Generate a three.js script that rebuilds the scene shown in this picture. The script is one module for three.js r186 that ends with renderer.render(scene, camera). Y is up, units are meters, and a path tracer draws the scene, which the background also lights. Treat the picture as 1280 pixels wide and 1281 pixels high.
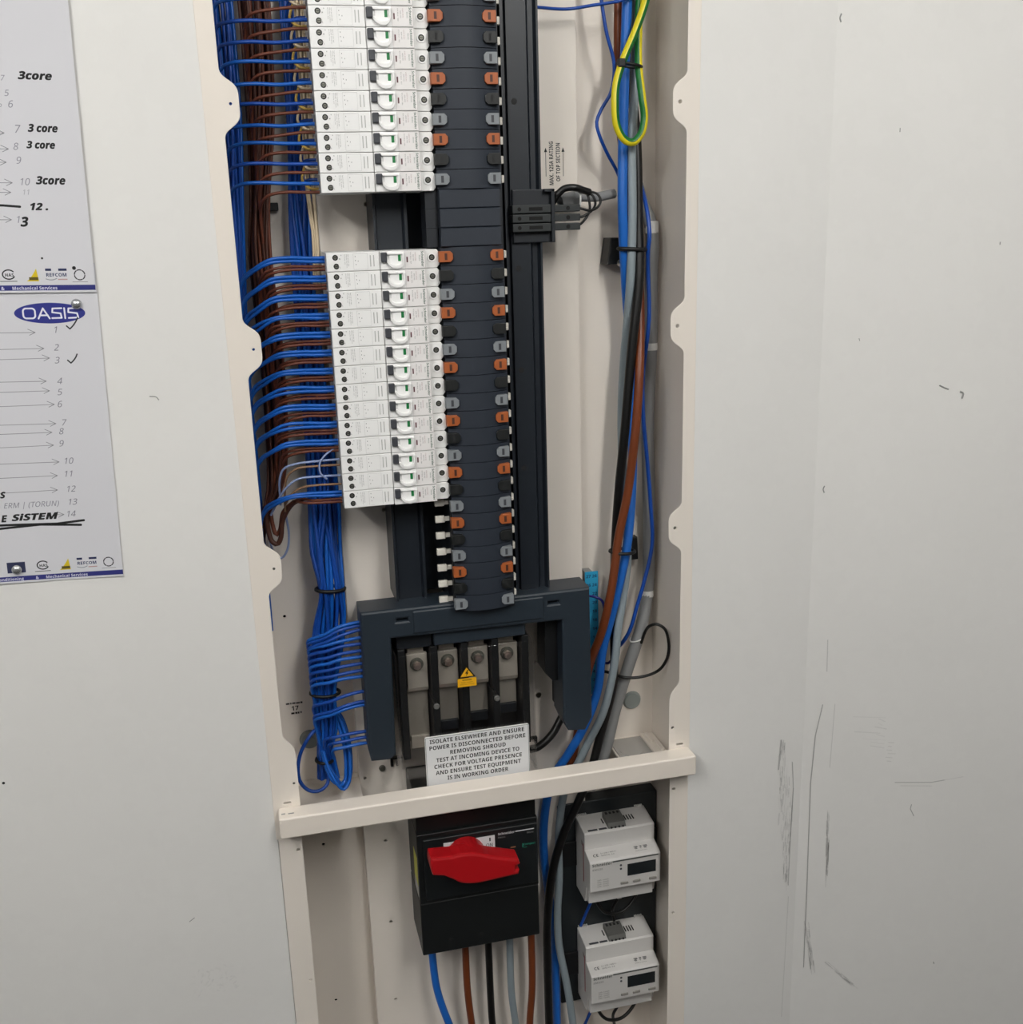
import * as THREE from 'three';
import { RoundedBoxGeometry } from 'three/addons/geometries/RoundedBoxGeometry.js';
import { mergeGeometries, toCreasedNormals } from 'three/addons/utils/BufferGeometryUtils.js';
import { RectAreaLightUniformsLib } from 'three/addons/lights/RectAreaLightUniformsLib.js';

// Board coordinates are millimetres: x to the right from the left end of the breakers, y up from the top of the
// first full breaker row, z out of the wall from the front of the enclosure flange.
const S = 0.001, Y0 = 1.75;
const W = (x, y, z) => new THREE.Vector3(x * S, Y0 + y * S, z * S);

const scene = new THREE.Scene();
scene.background = new THREE.Color(0x000000);
const camera = new THREE.PerspectiveCamera(51.47, 1280 / 1281, 0.05, 20);
camera.rotation.order = 'YXZ';
camera.position.copy(W(-77.6, -191.1, 1046.8));
camera.rotation.set(-0.26812, -0.23480, -0.03049);
scene.add(camera);
const renderer = new THREE.WebGLRenderer({ antialias: true });
renderer.toneMapping = THREE.LinearToneMapping;
renderer.toneMappingExposure = 1.0;
renderer.shadowMap.enabled = true;
RectAreaLightUniformsLib.init();

// two opal battens under the ceiling, running out from the board's wall: [x, z of the middle, candela of each of its lamps]
const CEIL = 2.36;
const BATTENS = [[-0.82, 1.3, 0.37], [0.42, 1.35, 0.355]];

// ---------------------------------------------------------------- helpers
let seed = 7;
const rnd = () => { seed = (seed * 1664525 + 1013904223) % 4294967296; return seed / 4294967296; };
const rr = (a, b) => a + (b - a) * rnd();
const ORD = ['first', 'second', 'third', 'fourth', 'fifth', 'sixth', 'seventh', 'eighth', 'ninth', 'tenth', 'eleventh', 'twelfth', 'thirteenth', 'fourteenth', 'fifteenth', 'sixteenth'];
const taken = new Map();
function numbered(n) { const k = taken.get(n) || 0; taken.set(n, k + 1); return k ? n + '_' + String(k).padStart(3, '0') : n; }
const origin = new WeakMap();
const flat = (a) => (Array.isArray(a) ? a.flat(9) : [a]);
function bake(geoms, base) {
  const list = flat(geoms).map((g) => { const q = g.index ? g.toNonIndexed() : g; for (const k of Object.keys(q.attributes)) if (!['position', 'normal', 'uv'].includes(k)) q.deleteAttribute(k); return q; });
  const g = list.length > 1 ? mergeGeometries(list) : list[0];
  g.scale(S, S, S); g.translate(-base[0] * S, -base[1] * S, -base[2] * S);
  return g;
}
function shadow(m) { m.castShadow = true; m.receiveShadow = true; return m; }
function tag(o, label, category, group) { o.userData.label = label; o.userData.category = category; if (group) o.userData.group = group; return o; }
function thing(name, label, category, base, group) {
  const o = new THREE.Group(); o.name = numbered(name); o.position.copy(W(...base)); scene.add(o); origin.set(o, base);
  return tag(o, label, category, group);
}
function part(parent, name, geoms, mat, label) {
  const b = origin.get(parent), m = shadow(new THREE.Mesh(bake(geoms, b), mat));
  m.name = name; parent.add(m); origin.set(m, b); if (label) m.userData.label = label;
  return m;
}
function single(name, label, category, geoms, mat, base, group) {
  const m = shadow(new THREE.Mesh(bake(geoms, base), mat)); m.name = numbered(name); m.position.copy(W(...base)); scene.add(m); origin.set(m, base);
  return tag(m, label, category, group);
}
function structure(name, geoms, mat) {
  const m = shadow(new THREE.Mesh(bake(geoms, [0, 0, 0]), mat)); m.name = name; m.position.copy(W(0, 0, 0)); m.userData.kind = 'structure'; scene.add(m); origin.set(m, [0, 0, 0]);
  return m;
}
// geometry in board millimetres
const bx = (x0, x1, y0, y1, z0, z1) => new THREE.BoxGeometry(Math.abs(x1 - x0), Math.abs(y1 - y0), Math.abs(z1 - z0)).translate((x0 + x1) / 2, (y0 + y1) / 2, (z0 + z1) / 2);
const rb = (x0, x1, y0, y1, z0, z1, r = 0.8, s = 2) => new RoundedBoxGeometry(Math.abs(x1 - x0), Math.abs(y1 - y0), Math.abs(z1 - z0), s, r).translate((x0 + x1) / 2, (y0 + y1) / 2, (z0 + z1) / 2);
const cylZ = (x, y, z0, z1, r, n = 20, r2 = r) => new THREE.CylinderGeometry(r2, r, z1 - z0, n).rotateX(Math.PI / 2).translate(x, y, (z0 + z1) / 2);
const shapeOf = (pts) => (pts instanceof THREE.Shape ? pts : new THREE.Shape(pts.map((p) => new THREE.Vector2(p[0], p[1]))));
function extrude(sh, d, bev, curve = 8) { return new THREE.ExtrudeGeometry(sh, bev ? { depth: d - 2 * bev, bevelEnabled: true, bevelThickness: bev, bevelSize: bev, bevelOffset: -bev, bevelSegments: 2, curveSegments: curve } : { depth: d, bevelEnabled: false, curveSegments: curve }).translate(0, 0, bev); }
const ext = (pts, z0, z1, bev = 0, curve) => extrude(shapeOf(pts), z1 - z0, bev, curve).translate(0, 0, z0);
const extX = (prof, x0, x1, bev = 0) => extrude(shapeOf(prof.map(([y, z]) => [-z, y])), x1 - x0, bev).rotateY(Math.PI / 2).translate(x0, 0, 0);
const extY = (prof, y0, y1, bev = 0) => extrude(shapeOf(prof.map(([x, z]) => [x, -z])), y1 - y0, bev).rotateX(-Math.PI / 2).translate(0, y0, 0);
const planeZ = (x0, x1, y0, y1, z) => new THREE.PlaneGeometry(x1 - x0, y1 - y0).translate((x0 + x1) / 2, (y0 + y1) / 2, z);
function holes(pts, hs) { const s = shapeOf(pts); for (const [x, y, r] of hs) { const p = new THREE.Path(); p.absarc(x, y, r, 0, Math.PI * 2, true); s.holes.push(p); } return s; }
function tube(pts, r, per = 5, rad = 8, closed = false) {
  const c = new THREE.CatmullRomCurve3(pts.map((p) => new THREE.Vector3(...p)), closed, 'centripetal');
  return new THREE.TubeGeometry(c, Math.max(4, (pts.length - 1) * per), r, rad, closed);
}
const ringY = (x, y, z, rx, rz, r, tilt = 0) => tube(Array.from({ length: 16 }, (_, i) => { const a = i / 16 * Math.PI * 2; return [x + rx * Math.cos(a), y + tilt * Math.cos(a), z + rz * Math.sin(a)]; }), r, 2, 6, true);
const rrect = (x0, x1, y0, y1, r) => { const s = new THREE.Shape(); s.moveTo(x0 + r, y0); s.lineTo(x1 - r, y0); s.quadraticCurveTo(x1, y0, x1, y0 + r); s.lineTo(x1, y1 - r); s.quadraticCurveTo(x1, y1, x1 - r, y1); s.lineTo(x0 + r, y1); s.quadraticCurveTo(x0, y1, x0, y1 - r); s.lineTo(x0, y0 + r); s.quadraticCurveTo(x0, y0, x0 + r, y0); return s; };

// ---------------------------------------------------------------- textures and materials
function canvasTex(w, h, draw) {
  const c = document.createElement('canvas'); c.width = w; c.height = h; const g = c.getContext('2d'); draw(g, w, h);
  const t = new THREE.CanvasTexture(c); t.colorSpace = THREE.SRGBColorSpace; t.magFilter = THREE.LinearFilter; t.anisotropy = 8; return t;
}
function noiseTex(n, cell, lo, hi) {   // tileable value noise
  const layers = cell.map((c) => ({ c, v: Array.from({ length: c * c }, rnd) })), d = new Uint8Array(n * n * 4);
  for (let y = 0; y < n; y++) for (let x = 0; x < n; x++) {
    let s = 0, w = 0;
    layers.forEach(({ c, v }, i) => {
      const fx = x / n * c, fy = y / n * c, ix = Math.floor(fx), iy = Math.floor(fy), u = fx - ix, t = fy - iy, a = u * u * (3 - 2 * u), b = t * t * (3 - 2 * t), q = (i0, j0) => v[((j0 + c) % c) * c + (i0 + c) % c], k = 1 / (1 + i * 0.6);
      s += k * ((q(ix, iy) * (1 - a) + q(ix + 1, iy) * a) * (1 - b) + (q(ix, iy + 1) * (1 - a) + q(ix + 1, iy + 1) * a) * b); w += k;
    });
    const g = Math.round(lo + (hi - lo) * s / w), o = (y * n + x) * 4; d[o] = d[o + 1] = d[o + 2] = g; d[o + 3] = 255;
  }
  const t = new THREE.DataTexture(d, n, n); t.wrapS = t.wrapT = THREE.RepeatWrapping; t.magFilter = THREE.LinearFilter; t.minFilter = THREE.LinearMipmapLinearFilter; t.generateMipmaps = true; t.needsUpdate = true; return t;
}
const peel = noiseTex(256, [64, 24, 9], 90, 165); peel.repeat.set(1 / 90, 1 / 90);      // uv in millimetres
const mott = noiseTex(256, [5, 11, 40, 90], 249, 255); mott.colorSpace = THREE.SRGBColorSpace; mott.repeat.set(1 / 700, 1 / 700);
const std = (color, roughness, o = {}) => new THREE.MeshStandardMaterial({ color, roughness, ...o });
const M = {
  wall: std(0xebeae7, 0.75, { map: mott, bumpMap: peel, bumpScale: 0.00012 }),
  plainWall: std(0x828384, 0.85), ceiling: std(0xdededc, 0.9), floor: std(0x2c2925, 0.7),
  paint: std(0xeee6dc, 0.42, { bumpMap: peel, bumpScale: 0.00004 }),
  barPaint: std(0xf0e7dc, 0.4),
  white: std(0xf6f6f5, 0.42), whiteLow: std(0xf0f0ee, 0.5), seam: std(0xb9b9b7, 0.6),
  darkGrey: std(0x3f4147, 0.5), recess: std(0x1b1c1d, 0.7), steel: std(0xb4b4b2, 0.34, { metalness: 0.85 }), screwDark: std(0x77776f, 0.42, { metalness: 0.7 }),
  green: std(0x0c7a3e, 0.5), slat: std(0x252c37, 0.58), slatDark: std(0x171c23, 0.5), channel: std(0x1b2129, 0.42), black: std(0x0d0f12, 0.5), module: std(0x282c2d, 0.5), hole: std(0x040404, 0.8), shroud: std(0x28313a, 0.42),
  orange: std(0xac5b2c, 0.48), greyTab: std(0x83888c, 0.5), blackTab: std(0x111414, 0.5), tooth: std(0xe4e0d6, 0.45),
  tin: std(0xb3aca1, 0.4, { metalness: 0.3 }), tinLow: std(0xa09a90, 0.45, { metalness: 0.3 }), copperish: std(0xb9a8a0, 0.35, { metalness: 0.85 }),
  clear: new THREE.MeshPhysicalMaterial({ color: 0xffffff, roughness: 0.06, transmission: 1, thickness: 0, ior: 1.49 }),
  switchBody: std(0x121516, 0.5), switchFace: std(0x171b1d, 0.46), red: std(0xb4121a, 0.36),
  meter: std(0xcfcdca, 0.5), meterTerm: std(0x5f5f5c, 0.5), lcd: std(0x23272a, 0.22), button: std(0x8f8c86, 0.45),
  plate: std(0x1e2427, 0.45), tie: std(0x0f1011, 0.5), clip: std(0xe3e3e0, 0.4),
  blueWire: std(0x125cb8, 0.36), blueWire2: std(0x0e469f, 0.4), brownWire: std(0x6a3826, 0.48), brownDark: std(0x4d2a1e, 0.55), greyWire: std(0x8d9298, 0.42), lilac: std(0x8c9cc4, 0.42), tan: std(0x8a6a50, 0.42), cream: std(0xd8c6a8, 0.45), yellowCream: std(0xd2b05c, 0.45), blackWire: std(0x0c0c0c, 0.42),
  blueThick: std(0x1c66c0, 0.38), greyThick: std(0x8b979d, 0.42), brownThick: std(0x74391b, 0.4), sheath: std(0x8a8b8b, 0.5), purple: std(0x2e2f86, 0.4), grommet: std(0x8f9693, 0.4), gland: std(0xa9a6a1, 0.45), grey: std(0x9a9a98, 0.5), pin: std(0xc8cacc, 0.25, { metalness: 0.8 }), maroon: std(0x6e2030, 0.4), cyanBase: std(0x2aa0cc, 0.5),
};
const printed = (tex, rough = 0.5, clear = false) => new THREE.MeshStandardMaterial({ map: tex, roughness: rough, transparent: clear });

// ---------------------------------------------------------------- the room
const wallHole = (pts, h) => { const s = shapeOf(pts); s.holes.push(new THREE.Path(h.map((p) => new THREE.Vector2(...p)))); return s; };
const FLOOR = -Y0 / S, TOP = (CEIL - Y0) / S;
const wallBack = structure('wall_back', ext(wallHole([[-1900, FLOOR], [525, FLOOR], [525, TOP], [-1900, TOP]], [[-97.5, -1410], [-97.5, 320], [376.5, 320], [376.5, -1410]]), -160, 0), M.wall);
const A = Math.PI * 10 / 180, cA = Math.cos(A), sA = Math.sin(A);
const turned = (g) => g.rotateY(-A).translate(525, 0, 0);       // from (along the turned wall, y, out of it) to the board's frame
const wallRight = structure('wall_right', turned(ext([[0, FLOOR], [1000, FLOOR], [1000, TOP], [0, TOP]], -160, 0)), M.wall);
structure('wall_side_right', bx(1500, 1600, FLOOR, TOP, -100, 3200), M.plainWall);
structure('wall_side_left', bx(-2000, -1900, FLOOR, TOP, -160, 3200), M.plainWall);
structure('wall_front', bx(-2000, 1600, FLOOR, TOP, 3200, 3300), M.plainWall);
structure('floor', bx(-2000, 1600, FLOOR - 100, FLOOR, -200, 3300), M.floor);
structure('ceiling', bx(-2000, 1600, TOP, TOP + 100, -200, 3300), M.ceiling);

for (const [i, [x, z, power]] of BATTENS.entries()) {
  const X = x / S, Z = z / S, Y = TOP - 70, N = 6;
  const g = thing('ceiling_batten', ['white ceiling batten light left of the board', 'white ceiling batten light right of the board'][i], 'ceiling light', [X, TOP, Z]);
  part(g, 'housing', rb(X - 40, X + 40, TOP - 45, TOP - 1, Z - 600, Z + 600, 4), M.clip);
  part(g, 'diffuser', rb(X - 60, X + 60, Y - 25, Y + 25, Z - 590, Z + 590, 16, 3), std(0xffffff, 0.6, { emissive: 0xfffdf9, emissiveIntensity: 2 }));
  for (let k = 0; k < N; k++) { const l = new THREE.PointLight(0xfffdf9, power, 0, 2); l.position.set(0, -0.16, -0.5 + k * 0.2); l.castShadow = true; l.shadow.radius = 3; g.add(l); }
}

// ---------------------------------------------------------------- marks on the walls
const scuffTex = canvasTex(512, 1024, (g, w, h) => {    // 256 mm x 512 mm, origin top left, 2 px per mm
  g.lineCap = 'round';
  const streak = (x0, y0, x1, y1, n, spread, a, lw) => { for (let i = 0; i < n; i++) { const t0 = rnd() * 0.8, t1 = t0 + rr(0.05, 0.25), dx = rr(-spread, spread), k = (t) => [x0 + (x1 - x0) * t + dx, y0 + (y1 - y0) * t]; g.strokeStyle = `rgba(60,56,54,${a * rr(0.3, 1)})`; g.lineWidth = lw * rr(0.5, 1.4); g.beginPath(); g.moveTo(...k(t0)); g.lineTo(...k(Math.min(1, t1))); g.stroke(); } };
  const line = (pts, a, lw) => { g.strokeStyle = `rgba(64,60,58,${a})`; g.lineWidth = lw; g.beginPath(); pts.forEach((p, i) => (i ? g.lineTo(...p) : g.moveTo(...p))); g.stroke(); };
  const m = (s, y) => [s * 2, (-660 - y) * 2];
  line([m(24, -677), m(25, -717)], 0.35, 1.6); line([m(22, -760), m(15, -800), m(12, -864), m(13, -940), m(14, -1000), m(15, -1128)], 0.5, 2);
  line([m(37, -760), m(35, -844)], 0.25, 1.4); streak(...m(36, -900), ...m(39, -1012), 40, 4, 0.4, 1.2);
  streak(...m(14, -1050), ...m(28, -1140), 50, 6, 0.25, 1.6); streak(...m(41, -1120), ...m(90, -1170), 30, 6, 0.18, 2.4);
  for (let i = 0; i < 9; i++) line([m(82 + rr(-30, 10), -778 - i * 5), m(104 + rr(-10, 4), -782 - i * 5)], rr(0.04, 0.18), 1.4);
  for (let i = 0; i < 6; i++) line([m(104 + rr(0, 3), -815 - i * 5), m(110 + rr(0, 6), -816 - i * 5)], 0.18, 1.4);
  line([m(118, -870), m(164, -873), m(180, -871)], 0.5, 1.6); line([m(180, -871), m(204, -868)], 0.22, 1.2); line([m(125, -875), m(165, -878)], 0.2, 1.4);
  line([m(141, -902), m(140, -908), m(145, -918)], 0.6, 1.6);
});
part(wallRight, 'scuff_marks', turned(planeZ(0, 256, -1172, -660, 0.35)), printed(scuffTex, 0.7, true));
const scuffTex2 = canvasTex(128, 1024, (g) => {         // 64 mm x 512 mm
  const m = (x, y) => [(x - 475) * 2, (-780 - y) * 2];
  for (let i = 0; i < 150; i++) { const y = rr(-800, -1000), x = 496 + (y + 800) * -0.07 + rr(-6, 13) * (1 - Math.abs(y + 890) / 140); g.strokeStyle = `rgba(70,67,65,${rr(0.06, 0.3)})`; g.lineWidth = rr(0.6, 1.6); g.beginPath(); g.moveTo(...m(x, y)); g.lineTo(...m(x + rr(-1, 1.5), y - rr(4, 18))); g.stroke(); }
  for (const [x0, y0, x1, y1, a, lw] of [[512, -832, 515, -868, 0.4, 2], [515, -868, 514, -935, 0.5, 2.2], [514, -935, 514, -1004, 0.45, 1.6], [515, -1020, 513, -1200, 0.16, 2], [496, -800, 494, -840, 0.3, 4]]) { g.strokeStyle = `rgba(52,49,48,${a})`; g.lineWidth = lw; g.beginPath(); g.moveTo(...m(x0, y0)); g.lineTo(...m(x1, y1)); g.stroke(); }
});
part(wallBack, 'scuff_marks', planeZ(475, 539 - 14.5, -1292, -780, 0.35), printed((() => { scuffTex2.repeat.set(49.5 / 64, 1); return scuffTex2; })(), 0.7, true));
const nick = (pts, parent, turn, r = 0.5) => part(parent, 'paint_nick', turn ? turned(tube(pts.map(([s, y]) => [s, y, 0.1]), r, 3, 5)) : tube(pts.map(([x, y]) => [x, y, 0.1]), r, 3, 5), M.grey);
nick([[4, -1], [2.6, -5], [4, -9]], wallRight, true, 0.8); nick([[11, -490], [9.5, -494], [11, -498]], wallRight, true, 0.7);
nick([[135, -381], [141, -384], [146, -386]], wallRight, true, 0.8); nick([[159, -389], [163, -391], [162, -397]], wallRight, true, 1);
nick([[72, -111], [72, -115]], wallRight, true, 0.5); nick([[190, -229], [190, -232]], wallRight, true, 0.6); nick([[41, -326], [42, -329]], wallRight, true, 0.4); nick([[187, -1134], [188, -1137]], wallRight, true, 0.7);
nick([[-174, -341], [-168, -342], [-166, -345]], wallBack, false, 0.5); nick([[-198, -910], [-192, -906]], wallBack, false, 0.4);
const smudgeTex = canvasTex(256, 192, (g) => { g.lineCap = 'round'; for (let i = 0; i < 60; i++) { const x = rr(30, 220), y = rr(30, 160); g.strokeStyle = `rgba(110,92,88,${rr(0.02, 0.07)})`; g.lineWidth = rr(2, 7); g.beginPath(); g.moveTo(x, y); g.lineTo(x + rr(-16, 16), y + rr(-14, 14)); g.stroke(); } });
part(wallBack, 'hand_smudge', planeZ(-210, -146, -1012, -964, 0.35), printed(smudgeTex, 0.75, true));
part(wallBack, 'nail_hole', cylZ(-356, -717, 0, 0.3, 1.4, 10), M.recess);

// ---------------------------------------------------------------- enclosure
const enclosure = thing('distribution_board_enclosure', 'tall cream metal distribution board enclosure set flush in the white wall', 'enclosure', [140, -1400, -110]);
part(enclosure, 'back_panel', ext(holes([[-97, -1400], [376, -1400], [376, 310], [-97, 310]], [[-68, -615, 1.8], [364, -616, 1.8], [-47, -911, 2], [-48, -1134, 2]]), -112, -110), M.paint);
part(enclosure, 'side_panel', bx(-97, -95.5, -1400, 310, -110, -1), M.paint);
part(enclosure, 'side_panel', bx(374.5, 376, -1400, 310, -110, -1), M.paint);
const TABS = [136.7, -83, -302.7, -522.5];
function flange(xo, xi, d) {      // outer edge, inner edge, inward direction
  const s = new THREE.Shape(), yb = -828; s.moveTo(xo, yb); s.lineTo(xo, 300); s.lineTo(xi, 300);
  for (const y of TABS) {
    s.lineTo(xi, y + 29); s.bezierCurveTo(xi + d * 1, y + 20, xi + d * 15, y + 20, xi + d * 15, y + 8); s.lineTo(xi + d * 15, y - 8);
    s.bezierCurveTo(xi + d * 15, y - 20, xi + d * 1, y - 20, xi, y - 29);
  }
  s.lineTo(xi, -704); s.bezierCurveTo(xi + d * 1, -716, xi + d * 12, -714, xi + d * 12, -732); s.lineTo(xi + d * 12, yb);
  for (const y of [...TABS, -763.6]) { const p = new THREE.Path(); p.absarc(xi + d * 7.4, y, 1.9, 0, Math.PI * 2, true); s.holes.push(p); }
  const slot = new THREE.Path([[xi - d * 5.5, -787], [xi + d * 2.5, -787], [xi + d * 2.5, -784.6], [xi - d * 5.5, -784.6]].map((p) => new THREE.Vector2(...p))); s.holes.push(slot);
  return ext(s, -1.5, 0.6, 0.5, 10);
}
part(enclosure, 'flange', flange(-99, -82.4, 1), M.paint);
part(enclosure, 'flange', flange(378, 364.2, -1), M.paint);
part(enclosure, 'flange', ext(holes([[-97, -1400], [-72, -1400], [-72, -828], [-97, -828]], [[-77, -844, 1.9], [-77, -1010, 1.6]]), -1.5, 0.6, 0.5), M.paint);
part(enclosure, 'flange', ext(holes([[354, -1400], [377, -1400], [377, -828], [354, -828]], [[359, -843, 1.9], [360, -1012, 1.6]]), -1.5, 0.6, 0.5), M.paint);
for (const x of [-82.4 + 7.4, 364.2 - 7.4]) for (const y of [-522.5, -763.6]) part(enclosure, 'captive_nut', cylZ(x, y, -2.6, -1, 1.9, 10), M.screwDark);
part(enclosure, 'mounting_plate', [ext(holes([[1, -1400], [278, -1400], [278, 310], [1, 310]], [[26, -907, 1.8], [26, -1020, 1.8], [25, -1133, 1.8], [51, -171, 2.2], [49, -496, 2.2], [221, -744, 3.6], [7, -820, 1.8], [218, -700, 1]]), -92, -90, 0.5), bx(1, 2.5, -1400, 310, -110, -91.5), bx(276.5, 278, -1400, 310, -110, -91.5)], M.paint);
part(enclosure, 'cross_bar', rb(-94, 376.5, -814, -790, 0.6, 25, 2.2, 3), M.barPaint);
part(enclosure, 'bottom_tray', [bx(-95.5, 1, -829, -826.5, -110, -2), bx(-95.5, 0, -826.5, -822, -110, -107)], M.paint);
part(enclosure, 'bottom_tray', bx(312, 374.5, -829, -826.5, -110, -2), M.paint);
part(enclosure, 'gland_plate', [rb(314, 356, -826.5, -825, -104, -20, 0.4), cylZ(0, 0, 0, 1, 14, 24).rotateX(-Math.PI / 2).translate(332, -825, -70)], M.gland);
part(enclosure, 'bracket', [rb(356, 373, -826.5, -823, -106, -40, 0.5), rb(360, 364, -823, -819, -100, -80, 0.5), rb(366, 370, -823, -819, -80, -55, 0.5)], M.paint);
const labelTex = canvasTex(512, 256, (g, w, h) => {       // 46 mm x 23 mm, reads upwards on the plate
  g.fillStyle = '#17181a'; g.font = 'bold 66px sans-serif'; g.textBaseline = 'middle'; g.textAlign = 'center';
  g.save(); g.translate(w / 2 - 6, 92); g.scale(0.8, 1); g.fillText('MAX. 125A RATING', 0, 0); g.restore();
  g.save(); g.translate(w / 2 + 6, 172); g.scale(0.8, 1); g.fillText('OF TOP SECTION', 0, 0); g.restore();
  g.strokeStyle = '#17181a'; g.lineWidth = 6;
  for (const y of [28, 232]) { g.beginPath(); g.moveTo(110, y); g.lineTo(380, y); g.stroke(); g.beginPath(); g.moveTo(420, y); g.lineTo(372, y - 18); g.lineTo(372, y + 18); g.fill(); }
});
part(enclosure, 'rating_print', new THREE.PlaneGeometry(48, 24).rotateZ(Math.PI / 2).translate(252.5, -134, -89.8), printed(labelTex, 0.5, true), 'black printed words on the mounting plate');
const stampTex = canvasTex(256, 230, (g, w) => {
  g.fillStyle = '#241c1a'; g.textAlign = 'center'; g.font = 'bold 92px sans-serif'; g.fillText('17', w / 2 + 4, 140);
  g.filter = 'blur(3px)';
  for (const [x, y, ww, hh] of [[18, 24, 46, 22], [74, 22, 16, 24], [100, 24, 44, 20], [152, 26, 50, 20], [210, 22, 26, 26], [76, 166, 44, 26], [130, 164, 28, 28], [164, 164, 20, 28], [198, 164, 18, 24]]) g.fillRect(x, y, ww, hh);
});
part(enclosure, 'stamped_mark', planeZ(-77, -55, -739, -719, -109.8), printed(stampTex, 0.5, true), 'small black stamp with the number 17');
part(enclosure, 'paint_chip', [bx(-91, -87, -789.6, -789.9, 14, 16), bx(-84, -78, -789.6, -789.9, 15, 16.5)], M.grey);

// ---------------------------------------------------------------- busbar pan with its cover pieces
const pan = thing('busbar_pan', 'dark grey plastic busbar pan running down the middle of the board', 'busbar', [143, -590, -90]);
part(pan, 'left_channel', extY([[51, -90], [51, -38], [53.5, -38], [55, -44], [80, -46], [82, -40], [85, -40], [86, -48], [88, -72], [110, -74], [110, -90]], -588, 300), M.channel);
part(pan, 'spine', bx(110, 176, -596, 300, -90, -12), M.slatDark);
part(pan, 'slot', bx(176, 184, -590, 300, -90, -62), M.black);
const railShape = (y0, y1) => extY([[183, -90], [183, -30], [184.5, -30], [185.5, -37], [188, -37], [189, -31], [209, -31], [212, -36], [217, -36], [219, -30], [221, -30], [221, -90]], y0, y1);
part(pan, 'right_rail', railShape(-588, 300), M.channel);
for (const y of [-79, -239, -343, -448]) part(pan, 'screw_hole', cylZ(195.5, y, -31, -30.7, 3, 14), M.recess);
const TABM = [M.orange, M.blackTab, M.greyTab];
const slatProfile = []; { const N = 12, x0 = 111, x1 = 174; slatProfile.push([x0, -14]); for (let i = 0; i <= N; i++) { const t = i / N; slatProfile.push([x0 + (x1 - x0) * t, -7 + 8 * Math.sin(Math.PI * t)]); } slatProfile.push([x1, -14]); }
const tabL = (y) => { const s = [[108.5, y - 5.2], [119.4, y - 5.2], [122, y - 2.6], [122, y + 2.6], [119.4, y + 5.2], [108.5, y + 5.2]]; return ext(s, -8, 0.4, 0.35); };
const tabR = (y) => { const s = [[172.5, y - 5.2], [172.5, y + 5.2], [162.2, y + 5.2], [159.6, y + 2.6], [159.6, y - 2.6], [162.2, y - 5.2]]; return ext(s, -8, 0.4, 0.35); };
for (let k = -3; k <= 32; k++) {
  const y = -18 * (k + 0.5) + 1.4;
  if (k >= 9 && k <= 11) {
    part(pan, 'blank_cover', extX([[y - 8.8, -14], [y - 8.8, -2.2], [y - 8, -1.4], [y + 8, -1.4], [y + 8.8, -2.2], [y + 8.8, -14]], 111.5, 171), M.slat);
    part(pan, 'blank_cover_step', bx(99, 111.5, y - 8.9, y + 8.9, -40, -12), M.slatDark);
    continue;
  }
  const c = part(pan, 'cover_piece', toCreasedNormals(extY(slatProfile, y - 8.7, y + 8.7), 0.6), M.slat);
  const m = TABM[((k % 3) + 3) % 3];
  for (const [f, xs] of [[tabL, 115], [tabR, 166]]) { part(c, 'tab', f(y), m); part(c, 'tab_slot', bx(xs - 1.3, xs + 1.3, y - 3.2, y + 3.2, 0.3, 0.5), m === M.blackTab ? M.recess : m === M.orange ? M.brownDark : M.darkGrey); }
  part(pan, 'busbar_tooth', [rb(176, 180.6, y - 4, y + 3.4, -26, -20, 0.8), rb(172, 180, y - 4, y - 0.8, -24, -19, 0.6)], M.tooth);
  if (k >= 26) part(pan, 'busbar_tooth', [rb(95, 105, y - 3.6, y + 3.6, -25, -20, 0.8), rb(104, 113, y - 2.4, y + 2.4, -24, -21, 0.6)], M.tooth);
}

// ---------------------------------------------------------------- circuit breakers
const leftPrint = canvasTex(464, 264, (g) => {             // x 11..40 mm, 16 px per mm
  g.clearRect(0, 0, 464, 264); g.strokeStyle = 'rgba(120,120,120,.55)'; g.lineWidth = 2; g.strokeRect(232, 14, 216, 236);
  g.fillStyle = 'rgba(70,70,70,.75)'; g.font = 'bold 26px sans-serif'; g.fillText('N', 14, 96); g.fillText('L', 14, 222); g.fillStyle = 'rgba(130,130,130,.8)'; g.font = '22px sans-serif'; g.fillText('N', 40, 40);
  g.save(); g.translate(150, 20); g.rotate(Math.PI / 2); g.font = '17px sans-serif'; g.fillStyle = 'rgba(110,110,110,.75)'; g.fillText('Type A  IΔn 0,03A  6000', 0, 0); g.fillText('50Hz 230V~ IEC 61009-2-2', 0, 26); g.fillStyle = 'rgba(150,150,150,.6)'; g.fillText('test monthly - tester', 0, 52); g.restore();
  g.fillStyle = 'rgba(150,150,150,.7)'; for (const [x, y] of [[258, 50], [258, 110], [266, 170], [300, 120]]) g.fillRect(x, y, 8, 16);
});
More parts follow.
